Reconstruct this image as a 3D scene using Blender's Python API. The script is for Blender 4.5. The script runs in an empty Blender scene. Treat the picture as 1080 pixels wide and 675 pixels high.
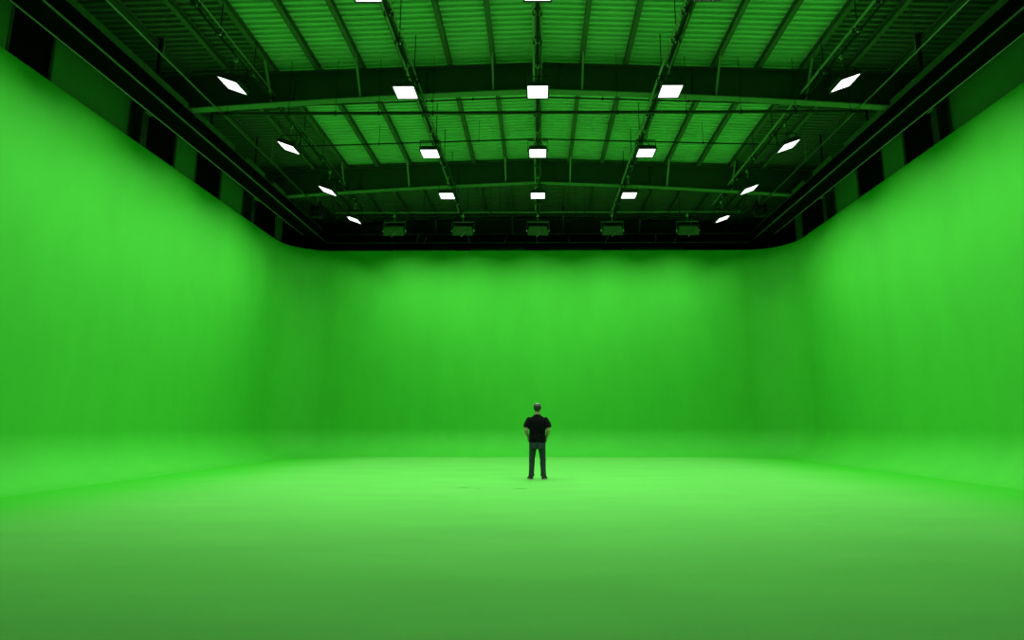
import bpy, bmesh, math, random
from mathutils import Vector, Matrix
random.seed(7)
C = bpy.context.scene.collection
R = math.radians
H = 1.3                                  # eye height; all heights below are above the floor

# ------------------------------------------------------------------ materials
def mat(name, col, rough=0.6, metal=0.0, spec=0.5, noise=0.0, nscale=4.0, bump=0.0, emit=0.0, dist=(1, 1, 1)):
    m = bpy.data.materials.new(name); m.use_nodes = True
    nt = m.node_tree; b = nt.nodes['Principled BSDF']
    b.inputs['Base Color'].default_value = (*col, 1)
    b.inputs['Roughness'].default_value = rough
    b.inputs['Metallic'].default_value = metal
    b.inputs['Specular IOR Level'].default_value = spec
    if emit:
        b.inputs['Emission Color'].default_value = (1, 1, 1, 1)
        b.inputs['Emission Strength'].default_value = emit
    if noise or bump:
        tc = nt.nodes.new('ShaderNodeTexCoord'); mp = nt.nodes.new('ShaderNodeMapping')
        mp.inputs['Scale'].default_value = dist
        nz = nt.nodes.new('ShaderNodeTexNoise'); nz.inputs['Scale'].default_value = nscale
        nz.inputs['Detail'].default_value = 6; nz.inputs['Roughness'].default_value = .6
        nt.links.new(tc.outputs['Object'], mp.inputs['Vector']); nt.links.new(mp.outputs[0], nz.inputs['Vector'])
        if noise:
            rp = nt.nodes.new('ShaderNodeValToRGB')
            rp.color_ramp.elements[0].position = .3; rp.color_ramp.elements[1].position = .7
            rp.color_ramp.elements[0].color = (*[c * (1 - noise) for c in col], 1)
            rp.color_ramp.elements[1].color = (*[min(1, c * (1 + noise)) for c in col], 1)
            nt.links.new(nz.outputs['Fac'], rp.inputs['Fac']); nt.links.new(rp.outputs[0], b.inputs['Base Color'])
        if bump:
            bp = nt.nodes.new('ShaderNodeBump'); bp.inputs['Strength'].default_value = bump
            bp.inputs['Distance'].default_value = .01
            nt.links.new(nz.outputs['Fac'], bp.inputs['Height']); nt.links.new(bp.outputs[0], b.inputs['Normal'])
    return m

GREEN = (.030, .42, .014)
M = dict(
    wall=mat('chroma_green_wall_paint', GREEN, .75, spec=.3, noise=.05, nscale=1.2, dist=(1, 1, .35)),
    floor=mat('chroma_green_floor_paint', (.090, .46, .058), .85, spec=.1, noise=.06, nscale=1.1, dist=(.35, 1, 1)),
    edge=mat('painted_board_edge', (.25, .6, .22), .6, noise=.05),
    scuff=mat('rubber_scuff', (.05, .34, .03), .6, noise=.3, nscale=30),
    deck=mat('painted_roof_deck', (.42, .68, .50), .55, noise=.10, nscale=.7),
    deck_dark=mat('dark_shaded_roof_deck', (.13, .15, .14), .6, noise=.12, nscale=.7),
    purlin=mat('dark_purlin_paint', (.10, .12, .10), .5, noise=.15, nscale=6),
    rafter=mat('dark_rafter_paint', (.045, .055, .05), .5, noise=.12, nscale=5),
    flange=mat('grey_flange_paint', (.16, .22, .17), .5, noise=.12, nscale=5),
    brace=mat('grey_brace_paint', (.30, .34, .30), .5, noise=.1),
    black=mat('matt_black_steel', (.008, .009, .008), .6, spec=.2, noise=.2, nscale=8),
    girder=mat('flat_black_girder_paint', (.004, .006, .004), 1.0, spec=.0, noise=.2, nscale=6),
    board=mat('grey_board', (.10, .15, .10), .8, spec=.1, noise=.15),
    pipe=mat('black_sprinkler_pipe', (.012, .014, .012), .4, noise=.2, nscale=8),
    conduit=mat('galvanised_conduit', (.34, .36, .35), .35, metal=.7, noise=.12, nscale=10),
    cable=mat('black_rubber_cable', (.02, .02, .02), .5, noise=.2),
    cladding=mat('green_grey_wall_cladding', (.12, .34, .13), .6, noise=.06, nscale=2),
    outer=mat('dark_building_wall', (.004, .005, .004), .9, spec=.05, noise=.2, nscale=2),
    housing=mat('dark_lamp_housing', (.05, .055, .055), .4, metal=.3, noise=.1),
    floodbox=mat('grey_flood_housing', (.10, .13, .11), .5, spec=.3, noise=.1),
    chrome=mat('bare_metal_clamp', (.75, .77, .76), .25, metal=.8, noise=.1),
    lens=mat('glowing_lamp_lens', (.9, .9, .9), .3, emit=14),
    skin=mat('skin', (.40, .27, .21), .5, noise=.06, nscale=20, bump=.05),
    hair=mat('dark_hair', (.022, .018, .015), .6, noise=.35, nscale=60, bump=.5),
    shirt=mat('black_cotton', (.0035, .0045, .0045), .95, spec=.08, noise=.2, nscale=14, bump=.5),
    jeans=mat('dark_denim', (.024, .042, .048), .85, spec=.2, noise=.3, nscale=40, bump=.4),
    shoe=mat('black_shoe_canvas', (.018, .018, .020), .7, noise=.2, nscale=30),
    sole=mat('white_rubber_sole', (.45, .45, .43), .5, noise=.05),
    eye=mat('eye_white', (.8, .8, .78), .2, noise=.02), iris=mat('iris_brown', (.05, .03, .02), .2, noise=.1),
    lips=mat('lips', (.42, .18, .15), .5, noise=.05),
    leather=mat('brown_leather', (.05, .025, .012), .45, noise=.2, nscale=20),
)

# floor paint: paler over the middle, blended to the wall green at both sides to soften the seam
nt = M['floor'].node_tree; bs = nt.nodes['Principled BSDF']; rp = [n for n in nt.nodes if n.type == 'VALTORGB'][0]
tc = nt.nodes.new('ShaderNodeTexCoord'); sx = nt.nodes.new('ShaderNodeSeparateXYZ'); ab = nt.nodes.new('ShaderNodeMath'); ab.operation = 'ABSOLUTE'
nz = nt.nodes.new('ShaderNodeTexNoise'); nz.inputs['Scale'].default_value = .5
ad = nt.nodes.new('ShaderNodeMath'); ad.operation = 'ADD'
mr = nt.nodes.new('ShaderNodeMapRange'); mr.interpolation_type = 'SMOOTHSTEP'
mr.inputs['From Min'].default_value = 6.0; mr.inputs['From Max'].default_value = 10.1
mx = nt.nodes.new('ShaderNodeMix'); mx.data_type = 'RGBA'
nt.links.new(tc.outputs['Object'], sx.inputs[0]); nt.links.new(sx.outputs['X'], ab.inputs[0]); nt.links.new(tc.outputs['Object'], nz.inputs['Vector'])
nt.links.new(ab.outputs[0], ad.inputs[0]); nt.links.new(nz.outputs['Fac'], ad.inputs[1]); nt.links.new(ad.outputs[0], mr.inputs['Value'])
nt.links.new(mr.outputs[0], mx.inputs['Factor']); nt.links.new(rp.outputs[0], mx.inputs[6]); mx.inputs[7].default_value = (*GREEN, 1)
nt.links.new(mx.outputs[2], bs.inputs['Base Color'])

# ------------------------------------------------------------------ mesh helpers
def box(bm, c, s, rot=None, bev=0.0):
    d = bmesh.ops.create_cube(bm, size=1.0)['verts']
    mt = Matrix.Translation(Vector(c)) @ (rot.to_4x4() if rot else Matrix.Identity(4)) @ Matrix.Diagonal((*s, 1))
    bmesh.ops.transform(bm, matrix=mt, verts=d)
    if bev:
        es = list({e for v in d for e in v.link_edges})
        bmesh.ops.bevel(bm, geom=es, offset=bev, segments=2, affect='EDGES', profile=.6)

def tube(bm, pts, r, seg=10, caps=True):
    pts = [Vector(p) for p in pts]; rings = []
    n = len(pts); up = None
    for i, p in enumerate(pts):
        d = ((pts[min(i + 1, n - 1)] - p).normalized() + (p - pts[max(i - 1, 0)]).normalized())
        d = d.normalized() if d.length > 1e-6 else Vector((0, 0, 1))
        if up is None: up = Vector((0, 0, 1)) if abs(d.z) < .9 else Vector((1, 0, 0))
        a = d.cross(up).normalized(); b = a.cross(d).normalized(); up = b
        rr = r[i] if isinstance(r, (list, tuple)) else r
        rings.append([bm.verts.new(p + a * rr * math.cos(2 * math.pi * k / seg) + b * rr * math.sin(2 * math.pi * k / seg)) for k in range(seg)])
    for q in range(n - 1):
        for k in range(seg):
            f = bm.faces.new((rings[q][k], rings[q][(k + 1) % seg], rings[q + 1][(k + 1) % seg], rings[q + 1][k])); f.smooth = True
    if caps:
        bm.faces.new(list(reversed(rings[0]))); bm.faces.new(rings[-1])

def bar(bm, a, b, w, h=None):
    """square bar between two points"""
    a = Vector(a); b = Vector(b); d = b - a; h = h or w
    q = d.to_track_quat('Y', 'Z').to_matrix()
    box(bm, (a + b) / 2, (w, d.length, h), q)

def obj(name, bm, m, parent=None, smooth=False):
    bmesh.ops.recalc_face_normals(bm, faces=bm.faces)
    me = bpy.data.meshes.new(name); bm.to_mesh(me); bm.free()
    if smooth:
        for p in me.polygons: p.use_smooth = True
    me.materials.append(m)
    o = bpy.data.objects.new(name, me); C.objects.link(o)
    if parent: o.parent = parent
    return o

def B(): return bmesh.new()

def tag(o, label=None, cat=None, group=None, kind=None):
    if label: o['label'] = label
    if cat: o['category'] = cat
    if group: o['group'] = group
    if kind: o['kind'] = kind
    return o

def thing(name, label, cat, loc=(0, 0, 0), rz=0, group=None):
    o = bpy.data.objects.new(name, None); C.objects.link(o)
    o.location = loc; o.rotation_euler = (0, 0, rz); o.empty_display_size = .2
    return tag(o, label, cat, group)

def dup(root, label, loc, rz=0, group=None):
    r = root.copy(); C.objects.link(r); r.location = loc; r.rotation_euler = (0, 0, rz)
    r['label'] = label
    if group: r['group'] = group
    for ch in list(root.children):
        c = ch.copy(); C.objects.link(c); c.parent = r
        for g in list(ch.children):
            d = g.copy(); C.objects.link(d); d.parent = c
    return r

ORD = ['', 'first', 'second', 'third', 'fourth', 'fifth', 'sixth', 'seventh', 'eighth', 'ninth', 'tenth']

# ------------------------------------------------------------------ cyclorama
WX, WY, WH, RC, RP, Y0 = 10.83, 25.75, 8.80, 1.15, 1.8, -3.0
TH = .14
def plan():
    """plan path: left wall -> corner -> back -> corner -> right wall; (x, y, nx, ny), normal into the room, segment id"""
    P = []
    for i in range(15): P.append((-WX, Y0 + (WY - RP - Y0) * i / 14, 1, 0))
    a = len(P) - 1
    for i in range(1, 25):
        t = math.pi / 2 * i / 24
        P.append((-WX + RP - RP * math.cos(t), WY - RP + RP * math.sin(t), math.cos(t), -math.sin(t)))
    b = len(P) - 1
    for i in range(1, 13): P.append((-WX + RP + (2 * WX - 2 * RP) * i / 12, WY, 0, -1))
    c = len(P) - 1
    for i in range(1, 25):
        t = math.pi / 2 * i / 24
        P.append((WX - RP + RP * math.sin(t), WY - RP + RP * math.cos(t), -math.sin(t), -math.cos(t)))
    d = len(P) - 1
    for i in range(1, 15): P.append((WX, WY - RP - (WY - RP - Y0) * i / 14, -1, 0))
    return P, a, b, c, d
P, ia, ib, ic, idd = plan()
prof = []                                # (offset into room, z)
for i in range(19):
    t = math.pi / 2 * i / 18
    prof.append((RC - RC * math.sin(t), RC - RC * math.cos(t)))
for i in range(1, 9): prof.append((0, RC + (WH - RC) * i / 8))
nf = len(prof)
prof += [(-TH, WH), (-TH, 0)]
def cyc(name, i0, i1, label):
    bm = B(); g = []
    for i in range(i0, i1 + 1):
        x, y, nx, ny = P[i]
        g.append([bm.verts.new((x + nx * o, y + ny * o, z)) for o, z in prof])
    for i in range(len(g) - 1):
        for k in range(len(prof) - 1):
            f = bm.faces.new((g[i][k], g[i][k + 1], g[i + 1][k + 1], g[i + 1][k]))
            f.smooth = k < nf - 1
            if k == nf - 1: f.material_index = 1
    me = bpy.data.meshes.new(name); bm.to_mesh(me); bm.free()
    me.materials.append(M['wall']); me.materials.append(M['edge'])
    # keep the top edge crisp
    for e in me.edges: pass
    me.attributes.new('sharp_edge', 'BOOLEAN', 'EDGE')
    sh = me.attributes['sharp_edge']
    for e in me.edges:
        z0, z1 = me.vertices[e.vertices[0]].co.z, me.vertices[e.vertices[1]].co.z
        if z0 > WH - .01 and z1 > WH - .01: sh.data[e.index].value = True
    o = bpy.data.objects.new(name, me); C.objects.link(o)
    tag(o, label, kind='structure'); return o
mid1, mid2 = (ia + ib) // 2, (ic + idd) // 2
cyc('wall_left', 0, ia, 'left chroma green cyclorama wall curving into the floor')
cyc('wall_back', ia, idd, 'far chroma green cyclorama wall with rounded corners')
cyc('wall_right', idd, len(P) - 1, 'right chroma green cyclorama wall curving into the floor')

# floor: exactly the flat part inside the coves, continuing behind the camera
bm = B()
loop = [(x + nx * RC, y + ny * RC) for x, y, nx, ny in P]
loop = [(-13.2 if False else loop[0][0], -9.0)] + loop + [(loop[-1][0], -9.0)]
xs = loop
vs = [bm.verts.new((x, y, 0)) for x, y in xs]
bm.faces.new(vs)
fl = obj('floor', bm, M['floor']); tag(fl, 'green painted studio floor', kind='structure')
# slab under the walls
# faint scuff marks on the paint
for k, (x, y, L, a) in enumerate([(-1.56, 12.92, .28, 6), (-1.22, 12.72, .11, -10), (-.37, 12.72, .30, 4)]):
    bm = B(); n = 14
    up, lo = [], []
    for i in range(n + 1):
        t = i / n; w = .014 * math.sin(math.pi * t) * (1 + .6 * math.sin(9 * t + k))+.002
        cx = (t - .5) * L; cy = .03 * math.sin(3 * t + k)
        up.append((cx, cy + w)); lo.append((cx, cy - w))
    vs = [bm.verts.new((px, py, 0)) for px, py in up + lo[::-1]]
    f = bm.faces.new(vs)
    bmesh.ops.solidify(bm, geom=[f], thickness=.0015)
    o = obj('scuff_mark', bm, M['scuff']); o.location = (x, y, .0015); o.rotation_euler.z = R(a)
    tag(o, ['thin dark scuff on the green floor, farthest left of the person',
            'very short dark scuff on the green floor between the two longer ones',
            'thin dark scuff on the green floor nearest the heels of the person'][k], 'scuff mark', 'scuffs on the floor')

# ------------------------------------------------------------------ building shell
BX, BYF, BYB = 11.45, -9.0, 29.6          # outer walls
RIDGE = 11.40; SL = .034                  # purlin underside at the ridge, roof slope
def zroof(x): return RIDGE - SL * abs(x)
bm = B(); box(bm, (-BX - .1, (BYF + BYB) / 2, 6), (.2, BYB - BYF, 12.4)); tag(obj('wall_outer_left', bm, M['outer']), 'dark building wall behind the left green wall', kind='structure')
bm = B(); box(bm, (BX + .1, (BYF + BYB) / 2, 6), (.2, BYB - BYF, 12.4)); tag(obj('wall_outer_right', bm, M['outer']), 'dark building wall behind the right green wall', kind='structure')
bm = B(); box(bm, (0, BYB + .1, 6), (2 * BX + .4, .2, 12.4))
tag(obj('wall_rear', bm, M['outer']), 'dark building wall behind the far green wall', kind='structure')
bm = B(); box(bm, (0, BYF - .1, 6), (2 * BX + .4, .2, 12.4)); tag(obj('wall_front', bm, M['outer']), 'dark building wall behind the viewer', kind='structure')
# corrugated deck with flutes running across
bm = B(); PZ = .2; rows = []
y = BYF; prf = []
while y < BYB:
    prf += [(y, .0), (y + .05, .0), (y + .07, .07), (y + .155, .07), (y + .175, 0)]
    y += PZ
PH = .20
for (yy, dz) in prf:
    rows.append([bm.verts.new((x, yy, zroof(x) + PH + dz)) for x in (-BX, -7.62, 0, 7.62, BX)])
for i in range(len(rows) - 1):
    for k in range(4):
        f = bm.faces.new((rows[i][k], rows[i][k + 1], rows[i + 1][k + 1], rows[i + 1][k]))
        f.material_index = 1 if k in (0, 3) or prf[i][0] > 22.5 else 0  # darker along both sides; at the far end shade is put into the colour
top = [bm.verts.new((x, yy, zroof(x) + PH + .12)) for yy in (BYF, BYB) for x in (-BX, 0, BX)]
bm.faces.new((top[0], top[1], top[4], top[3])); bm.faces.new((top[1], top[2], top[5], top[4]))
ceil_ = obj('ceiling', bm, M['deck']); ceil_.data.materials.append(M['deck_dark'])
tag(ceil_, 'corrugated metal roof deck with flutes running across', kind='structure')

# purlins (I-section, along the hall)
PSP = 1.25
def purlin(k):
    x = k * PSP; z = zroof(x)
    side = 'left' if k < 0 else 'right'
    lab = ('ridge purlin of dark steel running directly above the centre lamp row' if k == 0 else
           '%s dark steel roof purlin to the %s of the ridge purlin' % (ORD[abs(k)], side))
    bm = B(); Ym = (BYF + BYB) / 2; L = BYB - BYF
    box(bm, (0, 0, .012), (.125, L, .016)); box(bm, (0, 0, PH / 2), (.02, L, PH - .02)); box(bm, (0, 0, PH - .014), (.125, L, .014))
    o = obj('roof_purlin', bm, M['purlin']); o.location = (x, Ym, z - .004)
    o.rotation_euler.y = R(1.9) * (1 if k > 0 else -1 if k < 0 else 0)
    tag(o, lab, 'purlin', 'roof purlins')
for k in range(-8, 9): purlin(k)

# rafters across the hall
def rafter(Y, lab, name='roof_rafter'):
    t = thing(name, lab, 'rafter', (0, Y, 0), 0, 'tapered roof rafters')
    Xs = [-11.0 + 22 * i / 44 for i in range(45)]
    top = lambda x: zroof(x) - .005
    def bot(x):
        a = abs(x); return 10.56 - .034 * a - .0022 * a * a
    def strip(z0, z1, w):
        bm = B(); g = []
        for x in Xs: g.append([bm.verts.new((x, -w, z0(x))), bm.verts.new((x, w, z0(x))), bm.verts.new((x, w, z1(x))), bm.verts.new((x, -w, z1(x)))])
        for i in range(len(g) - 1):
            for k in range(4): bm.faces.new((g[i][k], g[i][(k + 1) % 4], g[i + 1][(k + 1) % 4], g[i + 1][k]))
        bm.faces.new(g[0]); bm.faces.new(g[-1]); return bm
    obj('web', strip(bot, top, .01), M['rafter'], t)
    obj('top_flange', strip(lambda x: top(x) - .025, top, .11), M['rafter'], t)
    fo = obj('bottom_flange', strip(lambda x: bot(x) - .02, lambda x: bot(x) + .005, .13), M['flange'], t)
    fo['label'] = 'pale grey bottom flange'
    for x in (-7.5, -3.75, 0, 3.75, 7.5):
        bm = B(); box(bm, (x + .62, 0, (bot(x) + top(x)) / 2), (.012, .19, top(x) - bot(x) - .05)); obj('stiffener', bm, M['rafter'], t)
    for k in (-6, -4, -1, 1, 4, 6):
        x = k * PSP
        bm = B(); bar(bm, (x, -.62, top(x) + .01), (x + (.05 if k > 0 else -.05) * 0, -.02, bot(x) + .03), .05); o = obj('flange_brace', bm, M['brace'], t)
    return t
RY = [2.6, 9.2, 15.8, 22.4, 29.0]
rl = ['roof rafter over the viewer, nearest of all', 'roof rafter behind the front lamps, above the frame',
      'large dark roof rafter crossing behind the nearest full row of lamps',
      'roof rafter crossing between the middle and far lamps', 'roof rafter against the rear building wall, farthest of all']
for Y, l in zip(RY, rl):
    if Y > 9: rafter(Y, l)
# columns of the frames
for Y, l in zip(RY[2:], ['middle frame, by the near wall panels', 'second frame, beyond the wall panels', 'rear frame in the dark corner']):
    for s in (-1, 1):
        t = thing('steel_column', 'dark steel column on the %s side carrying the %s' % ('left' if s < 0 else 'right', l), 'column', (s * 11.22, Y, 0), 0, 'frame columns')
        top_ = zroof(11.0) - .45
        bm = B(); box(bm, (0, 0, top_ / 2), (.34, .016, top_)); obj('web', bm, M['rafter'], t)
        for q in (-1, 1):
            bm = B(); box(bm, (q * .17, 0, top_ / 2), (.02, .26, top_)); obj('flange', bm, M['rafter'], t)
        bm = B(); box(bm, (0, 0, .012), (.38, .38, .024)); obj('base_plate', bm, M['rafter'], t)

# pale cladding panels on the side walls, and girts
pan = [(9.0, 11.8, 'short panel at the frame edge'), (12.9, 15.68, 'long panel nearest the viewer'), (17.8, 19.0, 'narrow middle panel'),
       (20.56, 22.25, 'panel before the second column'), (25.2, 25.9, 'thin sliver near the rounded corner')]
for s in (-1, 1):
    for a, b_, l in pan:
        t = thing('cladding_panel', 'pale cladding panel above the %s green wall, %s' % ('left' if s < 0 else 'right', l), 'wall panel', (s * (BX - .02), (a + b_) / 2, 8.3), 0, 'cladding panels above the side walls')
        bm = B(); box(bm, (-s * .015, 0, 1.0), (.03, b_ - a, 3.4), bev=.004); obj('sheet', bm, M['cladding'], t)
        for q in (-1, 1):
            bm = B(); box(bm, (-s * .04, q * ((b_ - a) / 2 - .03), 1.0), (.02, .05, 3.4)); obj('edge_trim', bm, M['purlin'], t)
# rear wall girts and panels
for z, l in ((9.0, 'lower'), (9.75, 'middle'), (10.45, 'upper')):
    bm = B(); box(bm, (0, 0, 0), (21.4, .12, .02)); box(bm, (0, -.05, -.08), (21.4, .015, .16))
    o = obj('wall_girt', bm, M['flange'] if l == 'upper' else M['purlin']); o.location = (0, 29.46, z)
    tag(o, 'long horizontal steel girt on the rear building wall, %s of three' % l, 'girt', 'rear wall girts')
for x0, x1, l in ((-7.3, -4.2, 'left'), (-3.4, -.6, 'left of centre'), (.6, 3.2, 'right of centre'), (4.2, 7.3, 'right')):
    bm = B(); box(bm, (0, 0, 0), (x1 - x0, .03, 1.25), bev=.004)
    o = obj('cladding_panel', bm, M['cladding']); o.location = ((x0 + x1) / 2, 29.565, 9.45)
    tag(o, 'dim panel on the rear building wall, %s' % l, 'wall panel', 'cladding panels on the rear wall')

# ------------------------------------------------------------------ girders round the cyclorama
GK = 1.08
def GZ(z): return H + (z - H) * GK
def girder(name, lab, p0, p1, inward, boards, group):
    """p0,p1 along the axis; inward = unit vector to the room"""
    p0 = Vector(p0); p1 = Vector(p1); d = p1 - p0; L = d.length; iw = Vector(inward)
    t = thing(name, lab, 'girder', p0, 0, group)
    def bx(parent, nm, a0, a1, o0, o1, z0, z1, m):
        o0 *= GK; o1 *= GK; z0 = GZ(z0); z1 = GZ(z1)
        bm = B(); u = d.normalized()
        c = u * (a0 + a1) / 2 - iw * (o0 + o1) / 2
        sx = abs(u.x) * (a1 - a0) + abs(iw.x) * (o1 - o0); sy = abs(u.y) * (a1 - a0) + abs(iw.y) * (o1 - o0)
        box(bm, (c.x, c.y, (z0 + z1) / 2), (sx, sy, z1 - z0)); return obj(nm, bm, m, parent)
    bx(t, 'web', 0, L, .02, .05, 8.92, 9.28, M['girder'])
    lo_ = bx(t, 'bottom_flange', 0, L, -.01, .62, 8.895, 8.92, M['girder'])
    bx(t, 'top_flange', 0, L, -.02, .30, 9.28, 9.30, M['girder'])
    bx(t, 'outer_web', 0, L, .58, .61, 8.92, 9.28, M['girder'])
    e = bx(t, 'edge_angle', 0, L, -.035, -.01, 8.888, 8.915, M['flange']); e['label'] = 'thin grey edge angle'
    e = bx(t, 'edge_angle', 0, L, -.035, -.02, 9.275, 9.29, M['board'])
    for a, b_ in boards:
        k = bx(t, 'side_board', a, b_, .0, .03, 9.30, 9.46, M['board']); k['label'] = 'pale board standing on the girder'
    return t
RGY = 26.95; RGX = 9.74
gy0 = 3.0
sb = [(9.5 - gy0, 15.6 - gy0), (16.0 - gy0, 18.2 - gy0), (19.0 - gy0, 20.4 - gy0), (21.1 - gy0, 22.2 - gy0)]
girder('lighting_girder', 'black box girder hung along the left green wall', (-RGX, gy0, 0), (-RGX, RGY, 0), (1, 0, 0), sb, 'girders round the stage')
girder('lighting_girder', 'black box girder hung along the right green wall', (RGX, gy0, 0), (RGX, RGY, 0), (-1, 0, 0), sb, 'girders round the stage')
girder('lighting_girder', 'black box girder hung along the far green wall', (-RGX + .04, RGY - .02, 0), (RGX - .04, RGY - .02, 0), (0, -1, 0), [], 'girders round the stage')
# hanging posts
for s in (-1, 1):
    sd = 'left' if s < 0 else 'right'
    for Y, w, l in ((9.7, .05, 'above the frame edge'), (14.4, .09, 'thickest and nearest'), (17.0, .06, 'at the end of the cross pipe'), (19.9, .05, 'between the two rafters'), (23.1, .06, 'before the far rafter'), (26.2, .05, 'in the far corner')):
        t = thing('hanger_post', 'black post hanging the %s girder from the roof, %s' % (sd, l), 'hanger', (s * (RGX + .13), Y, GZ(9.30) + .001), 0, 'girder hanger posts')
        zt = zroof(9.87) + PH - GZ(9.30)
        bm = B(); box(bm, (0, 0, zt / 2), (w, w, zt)); obj('post', bm, M['pipe'], t)
        bm = B(); box(bm, (0, 0, .012), (w + .12, w + .12, .024)); box(bm, (0, 0, .05), (w + .04, w + .04, .08)); obj('foot_plate', bm, M['black'], t)
    # thin pipe running along inside the girder
    t = thing('conduit_run', 'thin bare conduit running along the hall beside the %s girder' % sd, 'conduit', (s * 8.98, 12, 10.0), 0, 'side conduits')
    bm = B(); tube(bm, [(0, -8, 0), (0, 12.6, 0)], .018, 8); obj('pipe', bm, M['conduit'], t)
    for yy in (-2, 1.2, 3.9, 7.2, 10.4):
        bm = B(); tube(bm, [(0, yy, 0), (0, yy, zroof(9) + PH - 10.0)], .008, 6); obj('rod', bm, M['conduit'], t)
        bm = B(); box(bm, (0, yy, 0), (.055, .05, .055), bev=.006); obj('clamp', bm, M['conduit'], t)
    # second faint conduit lower near the wall
    t = thing('conduit_run', 'thin dark conduit under the %s girder, close to the green wall' % sd, 'conduit', (s * 10.26, 12, GZ(8.82)), 0, 'side conduits')
    bm = B(); tube(bm, [(0, -8, 0), (0, 13.5, 0)], .016, 8); obj('pipe', bm, M['brace'], t)
    for yy in (-2, 2, 6, 10):
        bm = B(); box(bm, (0, yy, .042), (.03, .04, .080)); obj('clamp', bm, M['black'], t)
    # motor hoist in the far corner
    t = thing('cable_winch', 'round black winch drum by the far end of the %s girder' % sd, 'winch', (s * 8.75, 22.9, 9.62), 0, 'corner winches')
    bm = B(); tube(bm, [(-.16, 0, 0), (.16, 0, 0)], .19, 20); obj('drum', bm, M['black'], t)
    for q in (-1, 1):
        bm = B(); tube(bm, [(q * .16, 0, 0), (q * .18, 0, 0)], .26, 24); obj('rim', bm, M['black'], t)
    bm = B(); box(bm, (0, 0, -.22), (.4, .3, .1)); box(bm, (s * .2, 0, -.11), (.03, .2, .3)); box(bm, (-s * .2, 0, -.11), (.03, .2, .3)); obj('bracket', bm, M['black'], t)
    bm = B(); tube(bm, [(0, 0, .15), (0, 0, zroof(8.75) + PH - 9.62)], .012, 6); obj('cable', bm, M['conduit'], t)
    # lattice ladder truss in the far corner
    t = thing('lattice_truss', 'black lattice truss hanging in the far %s corner' % sd, 'truss', (s * 8.2, 22.8, 9.70), 0, 'corner trusses')
    for zz in (0, .5):
        bm = B(); tube(bm, [(0, 0, zz), (0, 3.1, zz)], .022, 8); obj('chord', bm, M['black'], t)
    bm = B()
    for i in range(6): tube(bm, [(0, i * .516, 0 if i % 2 else .5), (0, (i + 1) * .516, .5 if i % 2 else 0)], .012, 6)
    obj('lacing', bm, M['black'], t)
    for yy in (.2, 2.9):
        bm = B(); tube(bm, [(0, yy, .5), (0, yy, zroof(8.2) + PH - 9.75)], .01, 6); obj('rod', bm, M['conduit'], t)

# ------------------------------------------------------------------ cross pipes
def cross_pipe(lab, Y, z, hw, r, m, arch, hangers, name='cross_pipe'):
    t = thing(name, lab, 'pipe', (0, Y, z), 0, 'pipes crossing under the roof')
    pts = [(x, 0, -arch * abs(x)) for x in [-hw + 2 * hw * i / 24 for i in range(25)]]
    bm = B(); tube(bm, pts, r, 10); obj('pipe', bm, m, t)
    for x in hangers:
        zt = zroof(x) + PH - z
        bm = B(); tube(bm, [(x, 0, -arch * abs(x)), (x, 0, zt)], .007, 6); obj('hanger_rod', bm, M['black'], t)
        bm = B(); tube(bm, [(x - .025, 0, -arch * abs(x)), (x + .025, 0, -arch * abs(x))], r + .014, 10); obj('clamp', bm, M['black'], t)
    return t
cross_pipe('thick black pipe crossing the hall just below the nearest rafter', 15.55, 9.77, 9.0, .045, M['pipe'], 0, (-8.6, -6.9, -5.6, -4.4, -2.9, 2.2, 4.1, 5.6, 7.1, 8.6))
cross_pipe('thin black pipe crossing close behind the nearest rafter', 16.45, 10.75, 8.6, .025, M['pipe'], .034, (-7.0, -3.1, -1.9, 1.9, 4.4, 7.0))
cross_pipe('thin dark pipe crossing midway between the two rafters', 19.3, 10.85, 8.6, .022, M['black'], .03, (-5.4, -2.0, 2.4, 5.6))
cross_pipe('thin grey pipe crossing above the far flood lights', 24.6, 10.15, 8.6, .022, M['brace'], 0, (-6, -2, 2, 6))
cross_pipe('thin dark pipe crossing just below the grey one above the flood lights', 24.75, 9.9, 8.6, .02, M['black'], 0, (-7, -3, 3, 7))
for i, x in enumerate((-5.5, -5.1, -3.2, -1.4, -.05, 1.45, 3.25, 5.4, 6.4)):
    t = thing('cable_tail', 'short grey cable end hanging from the far girder, %s from the left' % ORD[i + 1], 'cable', (x, RGY - .10, GZ(9.27)), 0, 'cable ends on the far girder')
    bm = B(); q = random.uniform(-.12, .12)
    tube(bm, [(0, 0, 0), (q * .2, -.03, -.12), (q, -.03, -.28), (q * 1.4, 0, -.42)], .012, 6); obj('cable', bm, M['conduit'], t, True)
    bm = B(); tube(bm, [(q * 1.4, 0, -.40), (q * 1.5, 0, -.48)], .022, 8); obj('plug', bm, M['chrome'], t)

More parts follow.
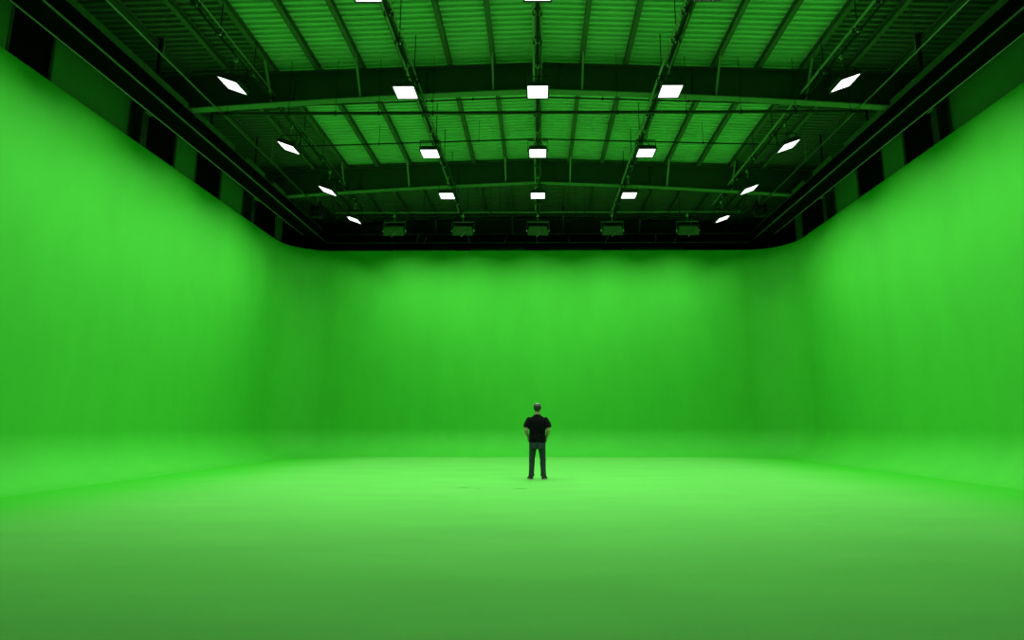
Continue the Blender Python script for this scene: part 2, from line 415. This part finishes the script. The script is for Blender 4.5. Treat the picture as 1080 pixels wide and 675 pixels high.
# ------------------------------------------------------------------ lamps
LZ = 9.30                                 # lens height
def area(name, parent, loc, rot, sx, sy, power, spread, col=(1, 1, 1)):
    l = bpy.data.lights.new(name, 'AREA'); l.shape = 'RECTANGLE'; l.size = sx; l.size_y = sy
    l.energy = power; l.spread = R(spread); l.color = col
    o = bpy.data.objects.new(name, l); C.objects.link(o); o.location = loc; o.rotation_euler = rot; o.parent = parent
    return o
def make_lamp(tilt, power, spread):
    """tilt: roll about the hall axis; positive turns the face to -x"""
    t = thing('studio_light', 'x', 'light fixture', (0, 0, 0), 0, 'square overhead studio lights')
    rt = Matrix.Rotation(tilt, 3, 'Y')
    def tr(bm): bmesh.ops.rotate(bm, cent=(0, 0, .12), matrix=rt, verts=bm.verts)
    bm = B(); box(bm, (0, 0, .06), (.54, .58, .10), bev=.02)
    for i in range(7): box(bm, (0, -.24 + .08 * i, .125), (.42, .02, .035))
    tr(bm); obj('housing', bm, M['housing'], t)
    bm = B()
    for a, b_, c, d in ((0, .30, .56, .02), (0, -.30, .56, .02), (.27, 0, .02, .6), (-.27, 0, .02, .6)): box(bm, (a, b_, .008), (c, d, .03))
    tr(bm); obj('rim', bm, M['housing'], t)
    bm = B(); box(bm, (0, 0, .004), (.48, .52, .012), bev=.003); tr(bm); obj('lens', bm, M['lens'], t)
    bm = B()
    for q in (-1, 1): bar(bm, (q * .30, 0, .10), (q * .30, 0, .42), .012, .045)
    bar(bm, (-.30, 0, .42), (.30, 0, .42), .045, .012); obj('yoke', bm, M['black'], t)
    for q in (-1, 1):
        bm = B(); tube(bm, [(q * .31, 0, .10), (q * .27, 0, .10)], .035, 10); obj('tilt_knob', bm, M['black'], t)
    bm = B(); tube(bm, [(0, 0, .42), (0, 0, .74)], .014, 8); obj('spigot', bm, M['conduit'], t)
    bm = B(); box(bm, (0, 0, .71), (.07, .06, .12), bev=.01); tube(bm, [(-.07, 0, .70), (.05, 0, .70)], .014, 8); obj('clamp', bm, M['chrome'], t)
    bm = B(); tube(bm, [(.05, .12, .17), (.14, .16, .36), (.06, .22, .52), (.10, .14, .66), (.04, .05, .74)], .012, 6); obj('cable', bm, M['cable'], t, True)
    c = Vector((0, 0, .12)) + rt @ Vector((0, 0, -.128))
    area('lamp_glow', t, c, (0, tilt, 0), (.47), .51, power, spread)
    return t
ROWY = [10.17, 13.7, 17.12, 20.55, 24.0]
P_IN, P_OUT, P_BACK = 470, 680, 340
SP_IN, SP_OUT, SP_BACK = 120, 117, 118
TILT_B = 60
flat = make_lamp(0, P_IN, SP_IN)
left = make_lamp(R(20), P_OUT, SP_OUT)
right = make_lamp(R(-20), P_OUT, SP_OUT)
used = set()
rown = {-7.48: 'far left', -3.24: 'inner left', 0: 'centre', 3.24: 'inner right', 7.48: 'far right'}
nearn = ['half cut off by the top edge', 'nearest fully in view', 'second fully in view', 'third fully in view', 'farthest in the corner']
for x in (-7.48, -3.24, 0, 3.24, 7.48):
    lz = LZ + (.2 if abs(x) > 5 else 0)
    src = left if x < -5 else right if x > 5 else flat
    for i, Y in enumerate(ROWY):
        if i == 4 and abs(x) < 5: continue
        dy = {0: .0, 1: 0.0, 2: 0, 3: 0, 4: -.35}[i] if abs(x) > 5 else 0
        lab = 'white %s studio light in the %s row, %s' % ('tilted' if abs(x) > 5 else 'level', rown[x], nearn[i])
        if i == 0 and abs(x) > 5: lab = lab.replace('half cut off by the top edge', 'just at the top edge')
        if src not in used:
            used.add(src); src.location = (x, Y + dy, lz); src['label'] = lab
        else: dup(src, lab, (x, Y + dy, lz))

# the two lamps in the far corners are dimmed
for o in bpy.data.objects:
    if o.type == 'LIGHT' and o.parent.location.y > 23.3 and abs(o.parent.location.x) > 7:
        o.data = o.data.copy(); o.data.energy *= .4
# three added weak lamps over the viewer, out of the frame, brighten the near floor
for x, nm in ((-3.24, 'inner left'), (0, 'centre'), (3.24, 'inner right')):
    o = dup(flat, 'added unseen fill light in line with the %s row, over the viewer' % nm, (x, 6.75, LZ))
for o in bpy.data.objects:
    if o.type == 'LIGHT' and abs(o.parent.location.y - 6.75) < .01:
        o.data = o.data.copy(); o.data.energy *= .42
# battens carrying the lamps
for x, nm in rown.items():
    BO = 1.0 if abs(x) > 5 else .75
    t = thing('lighting_batten', 'pipe batten with cables carrying the %s row of lamps' % nm, 'lighting batten', (x, 0, LZ + BO), 0, 'lamp battens')
    ya, yb = 3.0, 24.55 if abs(x) > 5 else 24.5
    bm = B(); tube(bm, [(0, ya, 0), (0, yb, 0)], .028, 10); obj('pipe', bm, M['black'], t)
    bm = B(); tube(bm, [(.09, ya, .12), (.09, yb, .12)], .018, 8); obj('conduit', bm, M['conduit'], t)
    bm = B(); box(bm, (-.10, (ya + yb) / 2, .14), (.05, yb - ya, .04)); obj('wireway', bm, M['brace'], t)
    for q in range(2):
        pts = []; n = 90; ph = random.random() * 6
        for i in range(n + 1):
            yy = ya + (yb - ya) * i / n
            pts.append(((.05 - .08 * q) + .025 * math.sin(yy * 2.1 + ph), yy, .04 + .035 * math.sin(yy * 3.3 + ph * 2) + .02 * q))
        bm = B(); tube(bm, pts, .013, 6); obj('cable', bm, M['cable'], t, True)
    for Y in (5.2, 8.6, 11.9, 12.9, 14.6, 16.3, 18.1, 19.8, 21.6, 23.4):
        zt = zroof(x) + PH - (LZ + BO)
        bm = B(); tube(bm, [(0, Y, 0), (0, Y, zt)], .012, 6); obj('hanger_rod', bm, M['black'], t)
        bm = B(); box(bm, (-.01, Y, .03), (.20, .03, .03)); box(bm, (-.01, Y, .175), (.20, .03, .03)); box(bm, (-.10, Y, .10), (.02, .03, .16)); box(bm, (.085, Y, .10), (.02, .03, .16)); obj('bracket', bm, M['black'], t)
        bm = B(); tube(bm, [(-.05, Y - .05, .01), (.05, Y - .05, .01)], .03, 8); obj('coupler', bm, M['chrome'] if Y > 11 and int(Y * 10) % 3 == 0 else M['conduit'], t)

# flood lights aimed at the far wall
def make_flood():
    t = thing('wall_flood', 'x', 'flood light', (0, 0, 0), 0, 'flood lights facing the far wall')
    rt = Matrix.Rotation(R(-TILT_B), 3, 'X')           # face turned towards +y and down
    def tr(bm): bmesh.ops.rotate(bm, cent=(0, 0, 0), matrix=rt, verts=bm.verts)
    bm = B()                                        # wedge shaped trough: small back, wide mouth
    a = [(-.34, -.16, -.13), (.34, -.16, -.13), (.34, -.16, .13), (-.34, -.16, .13)]
    b = [(-.40, .16, -.22), (.40, .16, -.22), (.40, .16, .22), (-.40, .16, .22)]
    va = [bm.verts.new(p) for p in a]; vb = [bm.verts.new(p) for p in b]
    bm.faces.new(va)
    for k in range(4): bm.faces.new((va[k], va[(k + 1) % 4], vb[(k + 1) % 4], vb[k]))
    ins = [bm.verts.new((p[0] * .93, p[1], p[2] * .9)) for p in b]
    inb = [bm.verts.new((p[0] * .93, p[1] + .02, p[2] * .9)) for p in a]
    for k in range(4):
        bm.faces.new((vb[k], vb[(k + 1) % 4], ins[(k + 1) % 4], ins[k])); bm.faces.new((ins[k], ins[(k + 1) % 4], inb[(k + 1) % 4], inb[k]))
    bm.faces.new(inb)
    tr(bm); obj('housing', bm, M['floodbox'], t)
    bm = B(); box(bm, (0, .13, 0), (.72, .01, .38)); tr(bm); obj('lens', bm, M['lens'], t)
    bm = B()
    for q in (-1, 1): bar(bm, (q * .43, 0, -.02), (q * .43, 0, .34), .012, .04)
    bar(bm, (-.43, 0, .34), (.43, 0, .34), .04, .015); y_ = obj('yoke', bm, M['conduit'], t)
    for q in (-1, 1):
        bm = B(); tube(bm, [(q * .40, 0, -.02), (q * .46, 0, -.02)], .035, 10); obj('tilt_knob', bm, M['chrome'], t)
    bm = B(); tube(bm, [(0, 0, .34), (0, 0, .62)], .014, 8); obj('spigot', bm, M['conduit'], t)
    bm = B(); box(bm, (0, 0, .60), (.07, .08, .12), bev=.01); tube(bm, [(-.08, 0, .58), (.03, 0, .58)], .016, 8); obj('clamp', bm, M['chrome'], t)
    bm = B(); tube(bm, [(.1, -.16, .02), (.16, -.26, -.12), (.02, -.24, -.26), (-.06, -.2, -.34)], .012, 6); obj('cable', bm, M['conduit'], t, True)
    area('flood_glow', t, rt @ Vector((0, .15, 0)), (R(90 - TILT_B), 0, 0), .70, .36, P_BACK, SP_BACK)
    return t
fx = (-5.65, -2.95, 0.0, 2.92, 5.88)
fn = ('leftmost of the five', 'second from the left', 'middle one behind the centre lamp row', 'second from the right', 'rightmost of the five')
FY, FZ = 22.9, 8.80
f0 = make_flood()
for i, x in enumerate(fx):
    lab = 'grey box flood light facing the far green wall, ' + fn[i]
    if i == 0: f0.location = (x, FY, FZ); f0['label'] = lab
    else: dup(f0, lab, (x, FY, FZ))
cross_pipe('black batten pipe carrying the five box flood lights', FY, FZ + .60, 8.4, .028, M['black'], 0, (-7.5, -4.5, -1.5, 1.5, 4.5, 7.5), 'flood_batten')

# ------------------------------------------------------------------ the person
def loft(bm, rings, seg=28, power=2.0):
    """rings: (cx, cy, cz, rx, ry) horizontal super-ellipses, capped"""
    g = []
    for cx, cy, cz, rx, ry in rings:
        r = []
        for k in range(seg):
            a = 2 * math.pi * k / seg; c, s = math.cos(a), math.sin(a)
            r.append(bm.verts.new((cx + rx * math.copysign(abs(c) ** (2 / power), c), cy + ry * math.copysign(abs(s) ** (2 / power), s), cz)))
        g.append(r)
    for i in range(len(g) - 1):
        for k in range(seg): bm.faces.new((g[i][k], g[i][(k + 1) % seg], g[i + 1][(k + 1) % seg], g[i + 1][k]))
    bm.faces.new(list(reversed(g[0]))); bm.faces.new(g[-1])
def ball(bm, c, r):
    v = bmesh.ops.create_uvsphere(bm, u_segments=20, v_segments=14, radius=1)['verts']
    bmesh.ops.transform(bm, matrix=Matrix.Translation(Vector(c)) @ Matrix.Diagonal((*r, 1)), verts=v)
def limb(bm, pts, rs):
    tube(bm, pts, rs, 18)
    for p, r in zip(pts, rs): ball(bm, p, (r, r, r))
def fuse(name, bm, m, parent, vox, smooth=6):
    bmesh.ops.recalc_face_normals(bm, faces=bm.faces)
    me = bpy.data.meshes.new('t'); bm.to_mesh(me); bm.free()
    o = bpy.data.objects.new('t', me); C.objects.link(o)
    r = o.modifiers.new('r', 'REMESH'); r.mode = 'VOXEL'; r.voxel_size = vox; r.adaptivity = 0
    s = o.modifiers.new('s', 'SMOOTH'); s.iterations = smooth; s.factor = .5
    dg = bpy.context.evaluated_depsgraph_get(); dg.update()
    n = bpy.data.meshes.new_from_object(o.evaluated_get(dg))
    bpy.data.objects.remove(o)
    n.name = name; n.materials.clear(); n.materials.append(m)
    for p in n.polygons: p.use_smooth = True
    q = bpy.data.objects.new(name, n); C.objects.link(q)
    if parent: q.parent = parent
    return q
# figure faces +y (away from the viewer), feet at z=0
bm = B()
loft(bm, [(0, .0, .84, .165, .105), (0, .0, .95, .170, .115), (0, .01, 1.08, .165, .11), (0, .01, 1.20, .175, .115), (0, .0, 1.32, .19, .115), (0, -.005, 1.40, .165, .085), (0, -.01, 1.455, .11, .06), (0, -.01, 1.50, .062, .052)])
limb(bm, [(0, -.012, 1.45), (0, .0, 1.53), (0, .012, 1.60)], [.062, .060, .060])
# head
ball(bm, (0, .012, 1.705), (.082, .098, .095)); ball(bm, (0, .03, 1.655), (.070, .075, .078)); ball(bm, (0, .085, 1.605), (.030, .026, .024))
ball(bm, (0, .117, 1.668), (.012, .022, .016)); ball(bm, (0, .108, 1.685), (.008, .014, .024)); ball(bm, (0, .10, 1.718), (.045, .012, .010))
for s in (-1, 1):
    ball(bm, (s * .086, .012, 1.675), (.011, .020, .032)); ball(bm, (s * .040, .082, 1.672), (.022, .02, .016))
    # arm: shoulder, elbow behind and outward, wrist into the front pocket
    sh, el, wr = (s * .195, -.005, 1.385), (s * .268, -.065, 1.150), (s * .215, .065, .965)
    limb(bm, [sh, (s * .238, -.035, 1.28), el], [.054, .050, .044])
    limb(bm, [el, (s * .256, -.015, 1.08), wr], [.046, .047, .031])
    # hand: palm and fingers going down into the pocket, thumb outside along the edge
    pm = (s * .190, .098, .885)
    limb(bm, [wr, (s * .205, .083, .92), pm], [.031, .036, .034])
    for j, (dx, L) in enumerate(((.030, .078), (.011, .086), (-.009, .080), (-.028, .064))):
        b0 = Vector(pm) + Vector((s * dx * .5, dx * .9 + .01, -.022)); b1 = b0 + Vector((-s * .012, .004, -L * .55)); b2 = b1 + Vector((-s * .010, -.006, -L * .45))
        limb(bm, [b0, b1, b2], [.0095, .0088, .0078])
    limb(bm, [(s * .196, .10, .925), (s * .176, .134, .885), (s * .160, .142, .858)], [.012, .0105, .009])
    # legs
    limb(bm, [(s * .090, 0, .86), (s * .112, .005, .68), (s * .128, .012, .48), (s * .134, -.01, .34), (s * .140, -.02, .10)], [.085, .078, .054, .052, .036])
    limb(bm, [(s * .140, -.035, .055), (s * .160, .06, .045), (s * .185, .14, .032)], [.034, .034, .026])
person = fuse('person', bm, M['skin'], None, .0085, 4)
# shirt
bm = B()
loft(bm, [(0, .0, .865, .205, .138), (0, .0, .92, .203, .140), (0, .01, 1.02, .194, .137), (0, .01, 1.12, .196, .138), (0, .005, 1.24, .210, .140), (0, .0, 1.34, .218, .136), (0, -.005, 1.40, .212, .118), (0, -.008, 1.44, .185, .100), (0, -.008, 1.478, .125, .082), (0, -.01, 1.505, .080, .068), (0, -.012, 1.528, .070, .064)], power=2.3)
for s in (-1, 1):
    tube(bm, [(s * .150, -.003, 1.385), (s * .200, -.006, 1.388), (s * .236, -.025, 1.32), (s * .270, -.050, 1.215)], [.074, .078, .077, .078], 20)
    ball(bm, (s * .195, -.005, 1.392), (.082, .074, .072))
# loose folds at the hem and back
for (x, z, a) in ((-.09, .98, 30), (.10, 1.0, -35), (-.03, .93, 12), (.12, 1.17, -60), (-.12, 1.18, 60)):
    dx, dz = .07 * math.cos(R(a)), .07 * math.sin(R(a))
    limb(bm, [(x - dx, -.122, z - dz), (x, -.130, z), (x + dx, -.122, z + dz)], [.008, .013, .008])
shirt = fuse('t_shirt', bm, M['shirt'], person, .010, 5)
# jeans
bm = B()
loft(bm, [(0, .0, .70, .165, .10), (0, .0, .78, .194, .125), (0, .0, .86, .196, .130), (0, .0, .93, .186, .122)], power=2.3)
for s in (-1, 1):
    tube(bm, [(s * .102, .0, .86), (s * .106, .0, .74), (s * .120, .006, .60), (s * .130, .012, .47), (s * .133, .0, .34), (s * .138, -.012, .20), (s * .141, -.012, .12), (s * .142, -.008, .075)],
         [.094, .092, .080, .070, .068, .062, .062, .070], 22)
    for z, e in ((.11, .012), (.145, .008), (.19, .005), (.46, .004), (.50, .003)):
        tube(bm, [(s * .141, -.012, z + .016), (s * .143, -.010, z), (s * .141, -.012, z - .016)], [.055, .062 + e, .055], 20)
jeans = fuse('jeans', bm, M['jeans'], person, .010, 3)
for s in (-1, 1):
    bm = B(); box(bm, (s * .090, -.131, .79), (.115, .012, .120), bev=.004); obj('back_pocket', bm, M['jeans'], jeans)
# hair: short sides and back, thin crown
bm = B()
ball(bm, (0, -.004, 1.695), (.093, .097, .101))
cut = [v for v in bm.verts]
bmesh.ops.bisect_plane(bm, geom=bm.verts[:] + bm.edges[:] + bm.faces[:], plane_co=(0, .045, 1.70), plane_no=(0, 1, -.35), clear_outer=True)
bmesh.ops.bisect_plane(bm, geom=bm.verts[:] + bm.edges[:] + bm.faces[:], plane_co=(0, 0, 1.604), plane_no=(0, .25, -1), clear_outer=True)
bmesh.ops.bisect_plane(bm, geom=bm.verts[:] + bm.edges[:] + bm.faces[:], plane_co=(0, 0, 1.782), plane_no=(0, 0, 1), clear_outer=True)
bmesh.ops.solidify(bm, geom=bm.faces[:], thickness=.010)
hair = obj('hair', bm, M['hair'], person, True); hair['label'] = 'short dark hair around a thinning crown'
bm = B(); 
for s in (-1, 1): ball(bm, (s * .031, .098, 1.692), (.012, .009, .008))
obj('eyes', bm, M['eye'], person, True)
bm = B()
for s in (-1, 1): ball(bm, (s * .031, .106, 1.692), (.0048, .003, .0048))
obj('irises', bm, M['iris'], person, True)
bm = B(); ball(bm, (0, .103, 1.636), (.022, .007, .007)); obj('lips', bm, M['lips'], person, True)
bm = B()
for s in (-1, 1): ball(bm, (s * .032, .108, 1.718), (.018, .004, .004))
obj('eyebrows', bm, M['hair'], person, True)
# shoes
for s in (-1, 1):
    an = R(-24 * s)
    def tr(bm):
        bmesh.ops.rotate(bm, cent=(0, 0, 0), matrix=Matrix.Rotation(an, 3, 'Z'), verts=bm.verts)
        bmesh.ops.translate(bm, vec=(s * .138, -.03, 0), verts=bm.verts)
    bm = B()
    loft(bm, [(0, .075, .012, .046, .135), (0, .075, .03, .048, .137), (0, .065, .055, .046, .122), (0, .03, .078, .044, .085), (0, .0, .10, .043, .052), (0, -.005, .125, .040, .044)], power=2.4)
    tr(bm); sh = fuse('shoe', bm, M['shoe'], person, .007, 3)
    bm = B(); loft(bm, [(0, .075, .0, .049, .140), (0, .075, .014, .053, .144), (0, .075, .018, .050, .141)], power=2.5); tr(bm); so = obj('sole', bm, M['sole'], sh, True); so['label'] = 'pale rubber sole'
    bm = B()
    for i in range(4): tube(bm, [(-.025, .06 + .018 * i, .083 - .007 * i), (0, .062 + .018 * i, .09 - .007 * i), (.025, .06 + .018 * i, .083 - .007 * i)], .003, 6)
    tr(bm); obj('laces', bm, M['sole'], sh)
person.location = (-.02, 14.85, 0)
tag(person, 'person in black t-shirt and dark jeans standing with back turned, hands in pockets', 'person')

# ------------------------------------------------------------------ camera, world, view
cam = bpy.data.cameras.new('camera'); co = bpy.data.objects.new('camera', cam); C.objects.link(co)
cam.sensor_width = 36; cam.lens = 640 / 1080 * 36
co.location = (0, 0, H); co.rotation_euler = (R(90 + 9.71), 0, R(.45))
cam.shift_x = -22.5 / 1080
cam.clip_end = 200
bpy.context.scene.camera = co
w = bpy.data.worlds.new('world'); bpy.context.scene.world = w; w.use_nodes = True
w.node_tree.nodes['Background'].inputs[0].default_value = (0, 0, 0, 1); w.node_tree.nodes['Background'].inputs[1].default_value = 0
S = bpy.context.scene
S.view_settings.view_transform = 'Standard'; S.view_settings.look = 'None'; S.view_settings.gamma = 1
S.view_settings.exposure = -2.35; S.view_settings.use_curve_mapping = False
S.cycles.max_bounces = 10; S.cycles.diffuse_bounces = 6
